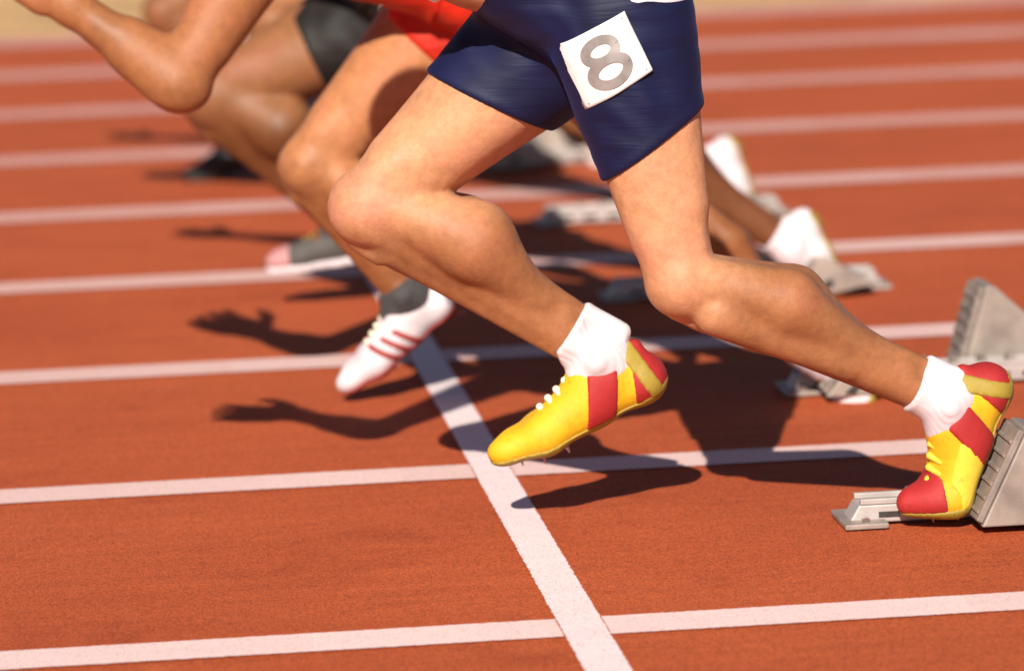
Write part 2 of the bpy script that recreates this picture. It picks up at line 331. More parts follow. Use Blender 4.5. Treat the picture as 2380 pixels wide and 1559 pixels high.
# ------------------------------------------------------------------ anatomy
def leg_prims(H, K, Ak, side, fT, fS, g=1.0, calf=1.0):
    H, K, Ak = A3(H), A3(K), A3(Ak); s = A3(side)
    t = unit(K - H); L = np.linalg.norm(K - H); f = A3(fT); f = unit(f - (f @ t) * t); o = unit(s - (s @ t) * t - ((s @ f) * f) * 0.6)
    P = lambda a, b=0, c=0: H + t * L * a + f * b * g + o * c * g
    th = [cone(P(0), P(1), .084*g, .050*g, .02),
          cone(P(.12, .026, .010), P(.80, .018, .006), 0.068*g, .040*g, .014),
          cone(P(.15, .010, .034), P(.80, .006, .020), .057*g, .034*g, .012),
          cone(P(.06, -.020, -.030), P(.60, -.008, -.018), .070*g, .040*g, .03),
          cone(P(.10, -.040, .012), P(.72, -.026, .012), .062*g, .036*g, .022),
          cone(P(.70, -.026, .018), P(1.04, -.024, .030), .024*g, .013*g, .009),
          cone(P(.70, -.026, -.018), P(1.04, -.022, -.028), .024*g, .013*g, .009),
          ell(P(.83, .020, -.024), (t, f, o), (.052*g, .031*g, .029*g), .011),
          ell(P(.78, .020, .026), (t, f, o), (.062*g, .028*g, .024*g), .011),
          ell(P(.995, .036, 0), (t, f, o), (.026*g, .015*g, .022*g), .007),
          ball(P(1.0, .004, .016), .041*g, .014), ball(P(1.0, .004, -.016), .041*g, .014)]
    t2 = unit(Ak - K); L2 = np.linalg.norm(Ak - K); f2 = A3(fS); f2 = unit(f2 - (f2 @ t2) * t2); o2 = unit(s - (s @ t2) * t2 - ((s @ f2) * f2) * 0.6)
    q = g * calf
    R = lambda a, b=0, c=0: K + t2 * L2 * a + f2 * b * q + o2 * c * q
    sh = [cone(R(0), R(1), .044*g, .029*min(g, 1.04), .02),
          cone(R(.03, .038, 0), R(.13, .036, 0), .011*g, .014*g, .007),
          cone(R(.12, .026, -.004), R(.92, .016, -.003), .018*g, .011*g, .007),
          cone(R(.14, .014, .020), R(.62, .008, .012), .031*q, .020*q, .007),
          cone(R(.06, -.016, .018), R(.34, -.032, .018), .030*q, .042*q, .009),
          cone(R(.34, -.032, .018), R(.62, -.018, .012), .042*q, .016*q, .010),
          cone(R(.06, -.016, -.016), R(.38, -.034, -.022), .030*q, .045*q, .009),
          cone(R(.38, -.034, -.022), R(.68, -.018, -.012), .045*q, .016*q, .010),
          cone(R(.35, -.018, .004), R(.80, -.018, 0), .038*q, .020*q, .02),
          cone(R(.60, -.022, 0), R(1.0, -.036, 0), .018*g, .009*g, .010),
          ball(R(.985, .0, .025), .010*g, .012), ball(R(.975, .004, -.025), .010*g, .012)]
    return th, sh, (t, f, o, L, t2, f2, o2, L2)
def foot_prims(Ak, f, u, s, bend, g=1.0):
    Ak = A3(Ak); f, u, s = unit(f), unit(u), unit(s); fb = math.cos(bend) * f + math.sin(bend) * u; ub = math.cos(bend) * u - math.sin(bend) * f
    F = lambda x, y, z: Ak + f * x * g + s * y * g + u * z * g
    B = F(.125, 0, -.062)
    out = [cone(Ak, F(-.045, 0, -.045), .030*g, .026*g, .02), cone(Ak, F(.075, 0, -.035), .032*g, .024*g, .025),
           cone(F(.07, .014, -.045), B + s*.022*g, .022*g, .012*g, .02), cone(F(.07, -.010, -.042), B - s*.018*g, .022*g, .012*g, .02)]
    return out
def hand_prims(W, d, n, th, curl=0.5, g=1.0):
    """W wrist, d finger direction, n palm normal (palm side), th direction of the thumb side"""
    d = unit(d); n = A3(n); n = unit(n - (n @ d) * d); th = A3(th); th = unit(th - (th @ d) * d - (th @ n) * n)
    P = lambda a, b, c=0: A3(W) + d*a*g + th*b*g + n*c*g
    out = [cone(P(0, 0), P(.04, .014), .023*g, .020*g, .02), cone(P(0, 0), P(.04, -.014), .022*g, .017*g, .02)]
    for i, (b, ln) in enumerate(((.030, .072), (.010, .080), (-.010, .074), (-.029, .058))):
        k0 = P(.085, b, 0); out.append(cone(P(.03, b * .8), k0, .014*g, .0115*g, .010))
        dd = unit(d + th * b * 2.2); a = curl * .5 + i * .05
        k1 = k0 + (dd*math.cos(a) + n*math.sin(a)) * ln*.45*g; a2 = a + curl * .8; k2 = k1 + (dd*math.cos(a2) + n*math.sin(a2)) * ln*.30*g
        a3 = a2 + curl * .5; k3 = k2 + (dd*math.cos(a3) + n*math.sin(a3)) * ln*.25*g
        out += [cone(k0, k1, .0100*g, .0088*g, .004), cone(k1, k2, .0088*g, .0080*g, .003), cone(k2, k3, .0080*g, .0070*g, .003)]
    t0 = P(.018, .022, .006); t1 = P(.050, .050, .014); t2 = P(.078, .062, .020); t3 = P(.100, .064, .024)
    out += [cone(t0, t1, .016*g, .0125*g, .010), cone(t1, t2, .0115*g, .0100*g, .004), cone(t2, t3, .0100*g, .0082*g, .003)]
    return out
def arm_prims(Sh, E, W, fingers, palm, thumb, curl=0.5, g=1.0):
    Sh, E, W = A3(Sh), A3(E), A3(W); t = unit(E - Sh); t2 = unit(W - E); b = t2 - (t2 @ t) * t; b = unit(b)
    L, L2 = np.linalg.norm(E - Sh), np.linalg.norm(W - E)
    P = lambda a, c=0: Sh + t * L * a + b * c * g
    b2 = -t - ((-t) @ t2) * t2; b2 = unit(b2); R = lambda a, c=0: E + t2 * L2 * a + b2 * c * g
    return [cone(P(0), P(1), .050*g, .034*g, .02), ell(P(.10), (t, b, np.cross(t, b)), (.075*g, .056*g, .056*g), .03),
            cone(P(.28, .016), P(.78, .010), .036*g, .028*g, .02), cone(P(.25, -.018), P(.75, -.010), .036*g, .026*g, .02),
            ball(P(1.0, -.004), .033*g, .015), ball(E - b * .016*g, .022*g, .012),
            cone(R(.0), R(1), .034*g, .024*g, .02), cone(R(.08, .012), R(.50, .010), .032*g, .026*g, .02),
            cone(R(.10, -.008), R(.45, -.010), .032*g, .024*g, .02)] + hand_prims(W, fingers, palm, thumb, curl, g)
def torso_prims(HL, HR, SL, SR, back, g=1.0):
    """back: the dorsal direction"""
    HL, HR, SL, SR = map(A3, (HL, HR, SL, SR)); hc = (HL + HR) / 2; sc = (SL + SR) / 2
    up = unit(sc - hc); L = np.linalg.norm(sc - hc); lat = unit(SL - SR); b = A3(back); b = unit(b - (b @ up) * up); lat = unit(np.cross(up, b)) * np.sign(np.cross(up, b) @ (SL - SR))
    hl = unit(HL - HR)
    P = lambda a, y=0, z=0: hc + up*L*a + lat*y*g + b*z*g
    pel = [cone(HL - hl*.012, HR + hl*.012, .096*g, .096*g, .03), cone(P(.06, .055), P(.22, .05), .092*g, .080*g, .03), cone(P(.06, -.055), P(.22, -.05), .092*g, .080*g, .03),
           ball(HL + b*.050*g - up*.01, .088*g, .03), ball(HR + b*.050*g - up*.01, .088*g, .03)]
    tor = [cone(P(.15, .045), P(.45, .052), .086*g, .082*g, .03), cone(P(.15, -.045), P(.45, -.052), .086*g, .082*g, .03),
           cone(P(.40, .055, -.010), P(.86, .085, -.010), .084*g, .092*g, .03), cone(P(.40, -.055, -.010), P(.86, -.085, -.010), .084*g, .092*g, .03),
           cone(P(.60, .07, -.04), P(.82, .07, -.05), .066*g, .062*g, .03), cone(P(.60, -.07, -.04), P(.82, -.07, -.05), .066*g, .062*g, .03),
           cone(P(.55, .08, .03), P(.90, .09, .03), .066*g, .060*g, .03), cone(P(.55, -.08, .03), P(.90, -.09, .03), .066*g, .060*g, .03),
           cone(P(.97, .02, .01), SL, .058*g, .056*g, .03), cone(P(.97, -.02, .01), SR, .058*g, .056*g, .03)]
    return pel, tor, (hc, up, lat, b, L)
def head_prims(nb, face, upv, g=1.0):
    """nb base of neck"""
    nb = A3(nb); f = unit(face); u = A3(upv); u = unit(u - (u @ f) * f); l = np.cross(u, f)
    c = nb + u * .155*g + f*.02*g; P = lambda x, y, z: c + f*x*g + l*y*g + u*z*g
    out = [cone(nb - u*.03*g, P(-.03, 0, -.06), .060*g, .052*g, .03), ell(P(-.015, 0, .03), (f, l, u), (.098*g, .076*g, .092*g), .02),
           ell(P(.020, 0, -.035), (f, l, u), (.070*g, .060*g, .078*g), .03), ball(P(.060, 0, -.090), .024*g, .02),
           cone(P(.086, 0, .015), P(.108, 0, -.022), .008*g, .014*g, .010), ell(P(.082, 0, -.055), (f, l, u), (.016*g, .026*g, .011*g), .006),
           cone(P(.082, .036, .030), P(.088, .014, .030), .010*g, .010*g, .012), cone(P(.082, -.036, .030), P(.088, -.014, .030), .010*g, .010*g, .012)]
    for sgn in (1, -1):
        out += [ball(P(.070, .031*sgn, .012), .013*g, .004), ell(P(-.005, .076*sgn, .0), (f, l, u), (.018*g, .009*g, .032*g), .006)]
    hair = [ell(P(-.020, 0, .040), (f, l, u), (.102*g, .082*g, .094*g), .02)]
    return out, hair, (c, f, u)

# ------------------------------------------------------------------ running shoes
def frame_m(o, x, y, z):
    m = Matrix.Identity(4)
    for i, v in enumerate((x, y, z)):
        for r in range(3): m[r][i] = float(v[r])
    m.translation = Vector([float(q) for q in o]); return m
def make_shoe(parent, ank, f, up, side, bend, style, g=1.0, h=0.004, res_name='shoe'):
    """local frame: x forward, y outward (lateral), z dorsal; origin at the ankle joint"""
    f = unit(f); u = A3(up); u = unit(u - (u @ f) * f); s = A3(side); s = unit(s - (s @ f) * f - (s @ u) * u)
    rh = np.cross(f, s) @ u > 0
    mw = frame_m(ank, f, s, u)                                        # may be mirrored; handled by keeping meshes in world orientation
    cb, sb = math.cos(bend), math.sin(bend)
    Bx, Bz = .125*g, -.078*g
    def T(x, y, z):                                                    # bend in front of the ball
        x, y, z = x*g, y*g, z*g
        if x > Bx: dx, dz = x - Bx, z - Bz; x, z = Bx + cb*dx - sb*dz, Bz + sb*dx + cb*dz
        return np.array((x, y, z))
    c = lambda a, b, ra, rb, k=.02: cone(T(*a), T(*b), ra*g, rb*g, k)
    upper = [c((-.036, 0, -.050), (-.032, 0, -.018), .032, .025), c((-.038, 0, -.050), (.04, 0, -.046), .034, .035),
             c((.0, 0, -.02), (.03, 0, -.02), .034, .034, .02),
             c((.02, 0, -.028), (.115, -.004, -.054), .036, .026), c((.04, .010, -.05), (.122, .020, -.060), .032, .024), c((.04, -.006, -.05), (.122, -.016, -.058), .031, .025),
             c((.122, .018, -.060), (.165, .010, -.063), .024, .019), c((.122, -.016, -.058), (.178, -.012, -.063), .025, .019),
             c((.165, .012, -.063), (.195, -.006, -.064), .018, .015), c((-.042, 0, -.02), (-.050, 0, -.002), .011, .007, .012)]
    lo, hi = (A3((-.13, -.09, -.14))*g, A3((.25, .09, .12 + .1 * abs(sb)))*g)
    D, lo_, h_, ax = field(upper, h, lo, hi); X = grid_pts(ax)
    # position along the un-bent shoe
    xs, zs = X[..., 0].copy(), X[..., 2].copy()
    m = (X[..., 0] - Bx) * math.cos(bend/2) + (X[..., 2] - Bz) * math.sin(bend/2) > 0
    rx, rz = X[..., 0] - Bx, X[..., 2] - Bz
    xs[m] = Bx + cb*rx[m] + sb*rz[m]; zs[m] = Bz - sb*rx[m] + cb*rz[m]
    xs /= g; zs /= g; ys = X[..., 1] / g
    R3 = np.array([f, s, u])                                           # rows
    def build(name, DD, mt, par, shift=0.0):
        me = nets(name, DD, lo_, h_)
        n = len(me.vertices); co = np.empty(n*3, np.float32); me.vertices.foreach_get('co', co); co = co.reshape(-1, 3) @ R3
        me.vertices.foreach_set('co', co.astype(np.float32).ravel())
        if not rh: me.flip_normals()
        me.update()
        return link(name, me, mt, par, Matrix.Translation(Vector([float(q) for q in ank])))
    sole_z = -.0795
    opening = np.maximum(np.hypot(xs - (-.004), ys*1.25) - .036, -(zs + .010))         # ankle opening
    cup = np.maximum(D, (sole_z - zs) * g)
    body = np.maximum(cup, -opening * g)
    sh = build(res_name, body, MT[style['upper']], parent)
    st = (D - .0035)
    outline = np.maximum(D - .003, np.maximum((sole_z - .011 - zs) * g, (zs - (sole_z + .007 + .012*np.clip((-xs - .02)*20, 0, 1))) * g))
    # a plate under the shoe: take the footprint of the upper
    k0 = D.min(axis=2) if abs(sb) < .01 else None
    if k0 is not None:
        slab = np.maximum(np.broadcast_to(k0[..., None], D.shape) - .002, np.maximum((zs - (sole_z + .006)) * g, (sole_z - .010 - zs) * g)); outline = slab
    build('sole', outline, MT[style['sole']], sh)
    def panel(name, cond, mt, off=.0022): build(name, np.maximum(np.maximum(D - off, (sole_z + .004 - zs) * g), cond * g), MT[mt], sh)
    if style.get('toe'): panel('toe_cap', np.maximum(.146 - xs + .25*np.abs(ys), -opening), style['toe'])
    if style.get('heel'): panel('heel_counter', np.maximum(xs - (-.016 - .3*zs - .02), np.maximum(-opening, -np.abs(ys)*0 + zs*0 - 1)), style['heel'])
    if style.get('strap'): panel('heel_strap', np.maximum(np.abs(xs + .046 - .20*zs - .01) - .012, -opening), style['strap'], .0042)
    if style.get('vamp'): panel('side_panel', np.maximum(np.maximum(.028 + .55*(zs + .05) - xs, xs - .138), np.maximum(.006 - np.abs(ys), zs + .012 + .25*xs)), style['vamp'], .0030)
    if style.get('saddle'): panel('saddle', np.maximum(np.abs(xs - .030 + .45*(zs + .05)) - .024, np.maximum(zs - .0, -opening)), style['saddle'], .0036)
    if style.get('stripes'):
        for i in range(3): panel('stripe', np.maximum(np.abs(xs - .045 - .026*i - .55*(zs + .05)) - .0062, np.maximum(.004 - np.abs(ys), zs + .022)), style['stripes'], .0040)
    if style.get('lace'):
        V0 = []
        for i in range(6):
            x0 = .030 + .016*i
            pr = [cone(T(x0, -.020, -.012 - .26*(x0-.03) - .006*0), T(x0 + .004, .020, -.014 - .26*(x0-.03)), .0034*g, .0034*g, .002)]
            zt = .004 - .40*(x0 - .03)
            pr = [cone(T(x0 - .002, -.017, zt - .004), T(x0, 0, zt + .006), .0042*g, .0052*g, .002), cone(T(x0, 0, zt + .006), T(x0 + .002, .017, zt - .004), .0052*g, .0042*g, .002)]
            Dl, l2, h2, a2 = field(pr, .0022, pad=.006)
            me = nets('lace', Dl, l2, h2); n = len(me.vertices); co = np.empty(n*3, np.float32); me.vertices.foreach_get('co', co); co = co.reshape(-1, 3) @ R3
            me.vertices.foreach_set('co', co.astype(np.float32).ravel())
            if not rh: me.flip_normals()
            link('lace', me, MT[style['lace']], sh, Matrix.Translation(Vector([float(q) for q in ank])))
    # spikes under the ball
    for (x, y) in ((.10, .018), (.10, -.018), (.135, .022), (.135, -.020), (.165, .004), (.118, 0)):
        a = T(x, y, -.088); b = T(x, y, -.098); n = 6; zz = unit(b - a); e1 = unit(np.cross(zz, (0, 1, 0))); e2 = np.cross(zz, e1)
        V = [a + .0032*(e1*math.cos(6.283*i/n) + e2*math.sin(6.283*i/n)) for i in range(n)] + [b + .001*(e1*math.cos(6.283*i/n) + e2*math.sin(6.283*i/n)) for i in range(n)]
        V = np.array(V) @ R3; F = [(i, (i+1) % n, n+(i+1) % n, n+i) for i in range(n)] + [tuple(range(n))[::-1], tuple(range(n, 2*n))]
        link('spike', mesh('spike', V, F, False), MT['spike'], sh, Matrix.Translation(Vector([float(q) for q in ank])))
    return sh

# ------------------------------------------------------------------ a runner
def runner(J, name, label, skin_m, shorts_m, top_m, hA=0.006, g=1.0, shoes=(None, None), socks=('sock', 'sock'), hem=(.52, .52), gL=1.0, gR=1.0, calfR=1.0, calfL=1.0, bib=None, white_tail=False):
    left, right = A3((0, -1, 0)), A3((0, 1, 0))
    thL, shL, fl = leg_prims(J['hipL'], J['kneeL'], J['ankL'], left, J['fTL'], J['fSL'], g*gL, calfL)
    thR, shR, fr = leg_prims(J['hipR'], J['kneeR'], J['ankR'], right, J['fTR'], J['fSR'], g*gR, calfR)
    pel, tor, ti = torso_prims(J['hipL'], J['hipR'], J['shL'], J['shR'], (.25, 0, 1), g)
    sc = (A3(J['shL']) + A3(J['shR'])) / 2 + ti[1]*.02 + ti[3]*.02
    hd, hair, hi = head_prims(sc, J['face'], J['headup'], g)
    ftL = foot_prims(J['ankL'], J['fFL'], J['uFL'], left, J['bendL'], g); ftR = foot_prims(J['ankR'], J['fFR'], J['uFR'], right, J['bendR'], g)
    aL = arm_prims(J['shL'], J['elL'], J['wrL'], *J['handL'], g=g*J.get('armg', 1.0)); aR = arm_prims(J['shR'], J['elR'], J['wrR'], *J['handR'], g=g)
    allp = pel + tor + thL + thR + shL + shR + ftL + ftR + aL + aR + hd
    base = Vector((float(ti[0][0]), float(ti[0][1]), 0.0)); MW = Matrix.Translation(base)
    def build(nm, D, lo, h, m, par):
        me = nets(nm, D, lo, h); n = len(me.vertices); co = np.empty(n*3, np.float32); me.vertices.foreach_get('co', co); co = co.reshape(-1, 3) - np.array(base, dtype=np.float32)
        me.vertices.foreach_set('co', co.ravel()); me.update(); return link(nm, me, m, par, MW)
    D, lo, h, ax = field(allp, hA)
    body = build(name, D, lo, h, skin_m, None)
    me = body.data; nv = len(me.vertices); co = np.empty(nv*3, np.float32); me.vertices.foreach_get('co', co); W3 = co.reshape(-1, 3) + np.array(base)
    def seg(a, b_):                                                     # distance to a bone, and how far along it
        a, b_ = A3(a), A3(b_); ab = b_ - a; x = np.clip(((W3 - a) @ ab) / (ab @ ab), 0, 1); return np.linalg.norm(W3 - a - x[:, None]*ab, axis=1)
    skin_tone = np.full(nv, 0.62)                                             # tone factor: lower legs and forearms browner than the thighs
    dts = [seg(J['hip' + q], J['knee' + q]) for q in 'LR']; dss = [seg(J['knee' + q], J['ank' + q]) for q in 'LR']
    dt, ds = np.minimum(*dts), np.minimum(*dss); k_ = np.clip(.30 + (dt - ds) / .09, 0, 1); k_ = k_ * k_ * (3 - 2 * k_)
    inleg = np.clip((.22 - np.minimum(dt, ds)) / .06, 0, 1); skin_tone = skin_tone * (1 - inleg) + k_ * inleg
    at = me.attributes.new('tan', 'FLOAT', 'POINT'); at.data.foreach_set('value', skin_tone.astype(np.float32))
    tag(body, label, 'person', 'sprinters leaving the starting blocks')
    hg = hA * (.72 if hA < .006 else .9)
    # shorts
    gp = pel + thL + thR + tor[:2]
    D, lo, h, ax = field(gp, hg); X = grid_pts(ax)
    def hemplane(i, H, K, frac, tilt):
        t, f, o, L = i[:4]; n = unit(t + f * tilt); return (X - (A3(H) + t * L * frac)) @ n
    pL, pR = hemplane(fl, J['hipL'], J['kneeL'], hem[0], J.get('tiltL', 0)), hemplane(fr, J['hipR'], J['kneeR'], hem[1], J.get('tiltR', 0))
    dL = evalp_grid(thL, ax, lo, h); dR = evalp_grid(thR, ax, lo, h)
    cut = np.where(dL < dR, pL, pR)
    reach = np.linalg.norm(X - ti[0], axis=-1) - .36
    waist = (X - (ti[0] + ti[1] * ti[4] * .36)) @ ti[1]
    W = np.clip(np.abs(cut) / .03, 0, 1) * wrinkle(X, [(fl[0] + .35*fl[1], 120, .0009), (fr[0]+(0, .3, 0), 100, .0009), ((.5, .1, .8), 70, .0012)], 3)
    near = .0014 * np.exp(-((cut + .009) / .007) ** 2)
    sh_D = np.maximum(np.maximum(smax(D - (.0062 + W + near), cut, .004), waist), reach)
    shorts = build('shorts', sh_D, lo, h, MT[shorts_m], body)
    # singlet
    gp = pel + tor; D, lo, h, ax = field(gp, hg * 1.2); X = grid_pts(ax)
    along = (X - ti[0]) @ ti[1]; dors = (X - ti[0]) @ ti[3]
    low = -(along - ti[4] * .17) if not white_tail else -(along - .24 + 8.0 * np.clip(dors + .016, 0, .045)); top = (X - (ti[0] + ti[1] * ti[4] * 1.02)) @ ti[1]
    W = wrinkle(X, [(ti[1], 70, .003), ((.2, 1, .4), 55, .003)], 5)
    arm = np.minimum(np.linalg.norm(X - A3(J['shL']), axis=-1), np.linalg.norm(X - A3(J['shR']), axis=-1)) - .075
    singlet = build('singlet', np.maximum(np.maximum(D - (.010 + W), np.maximum(low, top)), -arm), lo, h, MT[top_m], body)
    # hair
    D, lo, h, ax = field(hair, hA); X = grid_pts(ax)
    face = (X - hi[0]) @ (hi[1] * .8 - hi[2] * .6) - .030
    build('hair', np.maximum(D - .002 + .002*np.sin(X[..., 0]*300)*np.sin(X[..., 2]*280), face), lo, h, MT['hair'], body)
    # socks and shoes
    for sd_, shp, ft, i, sk in (('L', shL, ftL, fl, socks[0]), ('R', shR, ftR, fr, socks[1])):
        p = shp + ft[:2]; a = A3(J['ank' + sd_]); t2, f2 = i[4], i[5]
        D, lo, h, ax = field(p, .0036, a - .17, a + .17); X = grid_pts(ax)
        cutp = -((X - (a - t2 * J['sock' + sd_])) @ unit(t2 + f2 * J.get('stilt' + sd_, 0)))
        fx = unit(J['fF' + sd_]); fwd = (X - a) @ fx - .065; w = X @ unit(np.cross(t2, f2)); rib = .0007 * np.sin(w * 900)
        cuff = .0012 * np.exp(-np.abs(cutp + .006) / .006)
        build('sock', np.maximum(smax(D - (.0055 + rib + cuff + np.clip(-cutp/.03, 0, 1)*wrinkle(X, [(t2, 150, .0010), (t2 + .5*f2, 90, .0008)], 2)), cutp, .006), fwd), lo, h, MT[sk], body)
    side = {'L': left, 'R': right}
    for k, sd_ in enumerate('LR'):
        make_shoe(body, J['ank' + sd_], J['fF' + sd_], J['uF' + sd_], side[sd_], J['bend' + sd_], shoes[k], g * J.get('shoe_g', 1.0) * 1.10, h=.0036)
    return body, allp, (thL, thR, pel), base
def evalp_grid(prims, ax, lo, h):
    D, *_ = field_on(prims, ax, lo, h); return D
def field_on(prims, ax, lo, h):
    n = np.array([len(a) for a in ax]); D = np.full(tuple(n), 1.0)
    for p in prims:
        b0, b1 = bbox(p, 0.06)
        i0 = np.clip(np.floor((b0 - lo) / h).astype(int), 0, n); i1 = np.clip(np.ceil((b1 - lo) / h).astype(int) + 1, 0, n)
        if (i1 <= i0).any(): continue
        sl = tuple(slice(i0[i], i1[i]) for i in range(3)); X = np.stack(np.meshgrid(*[ax[i][sl[i]] for i in range(3)], indexing='ij'), -1)
        D[sl] = smin(D[sl], pd(p, X), p[5])
    return D, 0

# ------------------------------------------------------------------ the ground
def sheet(name, x0, x1, y0, y1, z, m, nx=1, kind='structure'):
    V = [(x0 + (x1-x0)*i/nx, y, z) for y in (y0, y1) for i in range(nx+1)]
    F = [(i, i+1, nx+2+i, nx+1+i) for i in range(nx)]
    o = link(name, mesh(name, V, F, False), m); tag(o, kind=kind); return o
gnd = sheet('ground', -900, 900, -900, 1500, -0.03, MT['earth'])
trk = sheet('running_track', -60, 60, -1.30, 16.05, 0.0, MT['track'])
sheet('verge', -60, 60, 16.05, 40.0, -0.012, MT['grass'])
widths = [.118, .128, .145, .165, .195, .225, .245, .30, .38]
for k in range(9):
    y = 6.1451 + 1.22 * k
    wear = [.0, .12, .24, .35, .48, .56, .60, .62, .62][k]
    base = tuple((1 - wear) * a + wear * b for a, b in zip((.86, .64, .61), TR))
    o = sheet('lane_line', -60, 60, y - widths[k]/2, y + widths[k]/2, 0.002, paint_material('lane_paint', base, TR, .10 + wear * .25, 1, y, widths[k]))
sl = sheet('start_line', -0.035 + 0.7686, 0.7686 + 0.035, -1.2, 15.905, 0.0038, MT['start_paint'])

# ------------------------------------------------------------------ starting blocks
def prism(V2, y0, y1, bev=0.0):
    """extrude a profile in the XZ plane from y0 to y1"""
    n = len(V2); V = [(x, y0, z) for x, z in V2] + [(x, y1, z) for x, z in V2]
    F = [tuple(range(n)), tuple(range(2*n-1, n-1, -1))] + [(i, n+i, n+(i+1) % n, (i+1) % n) for i in range(n)]
    return V, F
def bevel(o, w=.003):
    md = o.modifiers.new('bevel', 'BEVEL'); md.width = w; md.segments = 2; md.limit_method = 'ANGLE'
    return o
def part(name, VF, m, parent, loc, bw=.003):
    me = mesh(name, *VF, False); o = link(name, me, m, parent, Matrix.Translation(Vector(loc)))
    return bevel(o, bw) if bw else o
def make_block(x, y, label, L=.80, ped=((.17, -1, 50), (.47, 1, 62)), sc0=1.0):
    root = bpy.data.objects.new('starting_block', None); COL.objects.link(root); root.location = (x, y, 0); WM[root.name] = Matrix.Translation(Vector((x, y, 0)))
    tag(root, label, 'starting block', 'starting blocks in the lanes')
    part('rail', prism([(0, .006), (.018, .036), (L-.018, .036), (L, .006)], -.030, .030), MT['alu'], root, (x, y, 0))
    for s in (-1, 1): part('rail_edge', prism([(.02, .0365), (L-.02, .0365), (L-.02, .046), (.02, .046)], s*.026-.005, s*.026+.005), MT['alu'], root, (x, y, 0), .0015)
    part('end_plate', prism([(-.012, .003), (-.012, .012), (.06, .012), (.06, .003)], -.065, .065), MT['alu_dark'], root, (x, y, 0), .002)
    part('end_plate', prism([(L-.06, .003), (L-.06, .012), (L+.012, .012), (L+.012, .003)], -.065, .065), MT['alu_dark'], root, (x, y, 0), .002)
    for i in range(11):
        a = .10 + .055 * i
        if a < L - .08: part('notch', prism([(a, .0465), (a+.018, .0465), (a+.012, .054), (a+.006, .054)], -.019, .019), MT['alu_dark'], root, (x, y, 0), 0)
    for i in range(12):
        a = .05 + .058 * i
        if a < L - .06: part('rail_slot', prism([(a, .014), (a+.034, .014), (a+.034, .024), (a, .024)], -.0308, -.0302), MT['sole_dark'], root, (x, y, 0), 0)
    for a in (.025, L - .025):
        for yy in (-.045, .045):
            part('bolt', prism([(a + .007*math.cos(q), .0125 + .0035 + .0035*math.sin(q)) for q in (.5, 1.57, 2.6, 3.7, 4.7, 5.8)], yy-.006, yy+.006), MT['spike'], root, (x, y, 0), 0)
    for px, s, ang, *q in ped:
        sc = q[0] if q else sc0
        a = math.radians(ang); h = .175 * sc; cx, cz = math.cos(a), math.sin(a)
        y0, y1 = (s*.036, s*.150); y0, y1 = min(y0, y1), max(y0, y1)
        w0 = part('pedal', prism([(px, .014), (px + h*cx, .014 + h*cz), (px + h*cx + .018, .014 + h*cz - .004), (px + h*cx + .13*sc + .05, .030), (px + .16*sc, .014)], y0, y1), MT['alu_dark'], root, (x, y, 0), .003)
        nrm = (-cz, cx); o0 = .0008
        P = lambda t, d: (px + t*cx + nrm[0]*d, .014 + t*cz + nrm[1]*d)
        pd_ = part('pad', prism([P(.006, o0), P(h-.006, o0), P(h-.006, .012), P(.006, .012)], y0+.004, y1-.004), MT['pad'], w0, (x, y, 0), .002)
        for k in range(int(6*sc)):
            part('ridge', prism([P(.016+.025*k, .0122), P(.024+.025*k, .0122), P(.022+.025*k, .016), P(.018+.025*k, .016)], y0+.010, y1-.010), MT['pad'], w0, (x, y, 0), 0)
        yy = y0 - .004 if s < 0 else y1 + .001
        part('side_slot', prism([(px+.085*sc, .05*sc), (px+.125*sc, .085*sc), (px+.150*sc, .075*sc), (px+.130*sc, .045*sc)], yy, yy + .003), MT['sole_dark'], w0, (x, y, 0), 0)
    return root
A_BLOCK = make_block(1.285, 6.76, 'nearest grey starting block, under the yellow and red shoe', ped=((.195, -1, 64), (.52, 1, 62)))
make_block(1.405, 7.97, 'grey starting block with a tall wedge pedal, behind the white sock', ped=((.05, -1, 50, .42), (.355, 1, 74, 1.0)), L=.95)
make_block(1.225, 9.20, 'grey starting block behind the brown leg in the third lane', L=.615, ped=((.20, 1, 50), (.40, -1, 58, .55)), sc0=.8)
make_block(1.225, 10.42, 'grey starting block in the fourth lane, its rail seen between the legs', L=.615, ped=((.26, 1, 50, .4), (.42, -1, 58)), sc0=.5)
make_block(1.18, 11.60, 'farthest grey starting block, just below the navy shorts', L=.62, ped=((.03, -1, 42, .62), (.14, 1, 50, .72)))

# ------------------------------------------------------------------ the runners
yellow = dict(upper='sh_yellow', sole='sh_olive', toe='sh_red', heel='sh_red', strap='sh_olive', vamp='sh_pale', saddle='sh_red', lace='sh_pale')
yellow_side = dict(upper='sh_yellow', sole='sh_olive', toe=None, heel='sh_red', strap='sh_olive', vamp=None, saddle='sh_red', lace='lace')
whites = dict(upper='sh_white', sole='sh_stripe', stripes='sh_stripe', lace='lace')
plainw = dict(upper='sh_white', sole='sh_olive', lace='lace')
blacks = dict(upper='black_shoe', sole='black_shoe', lace='black_shoe')
greys = dict(upper='sh_grey', sole='sh_white', toe='sh_pink', lace='sh_olive')

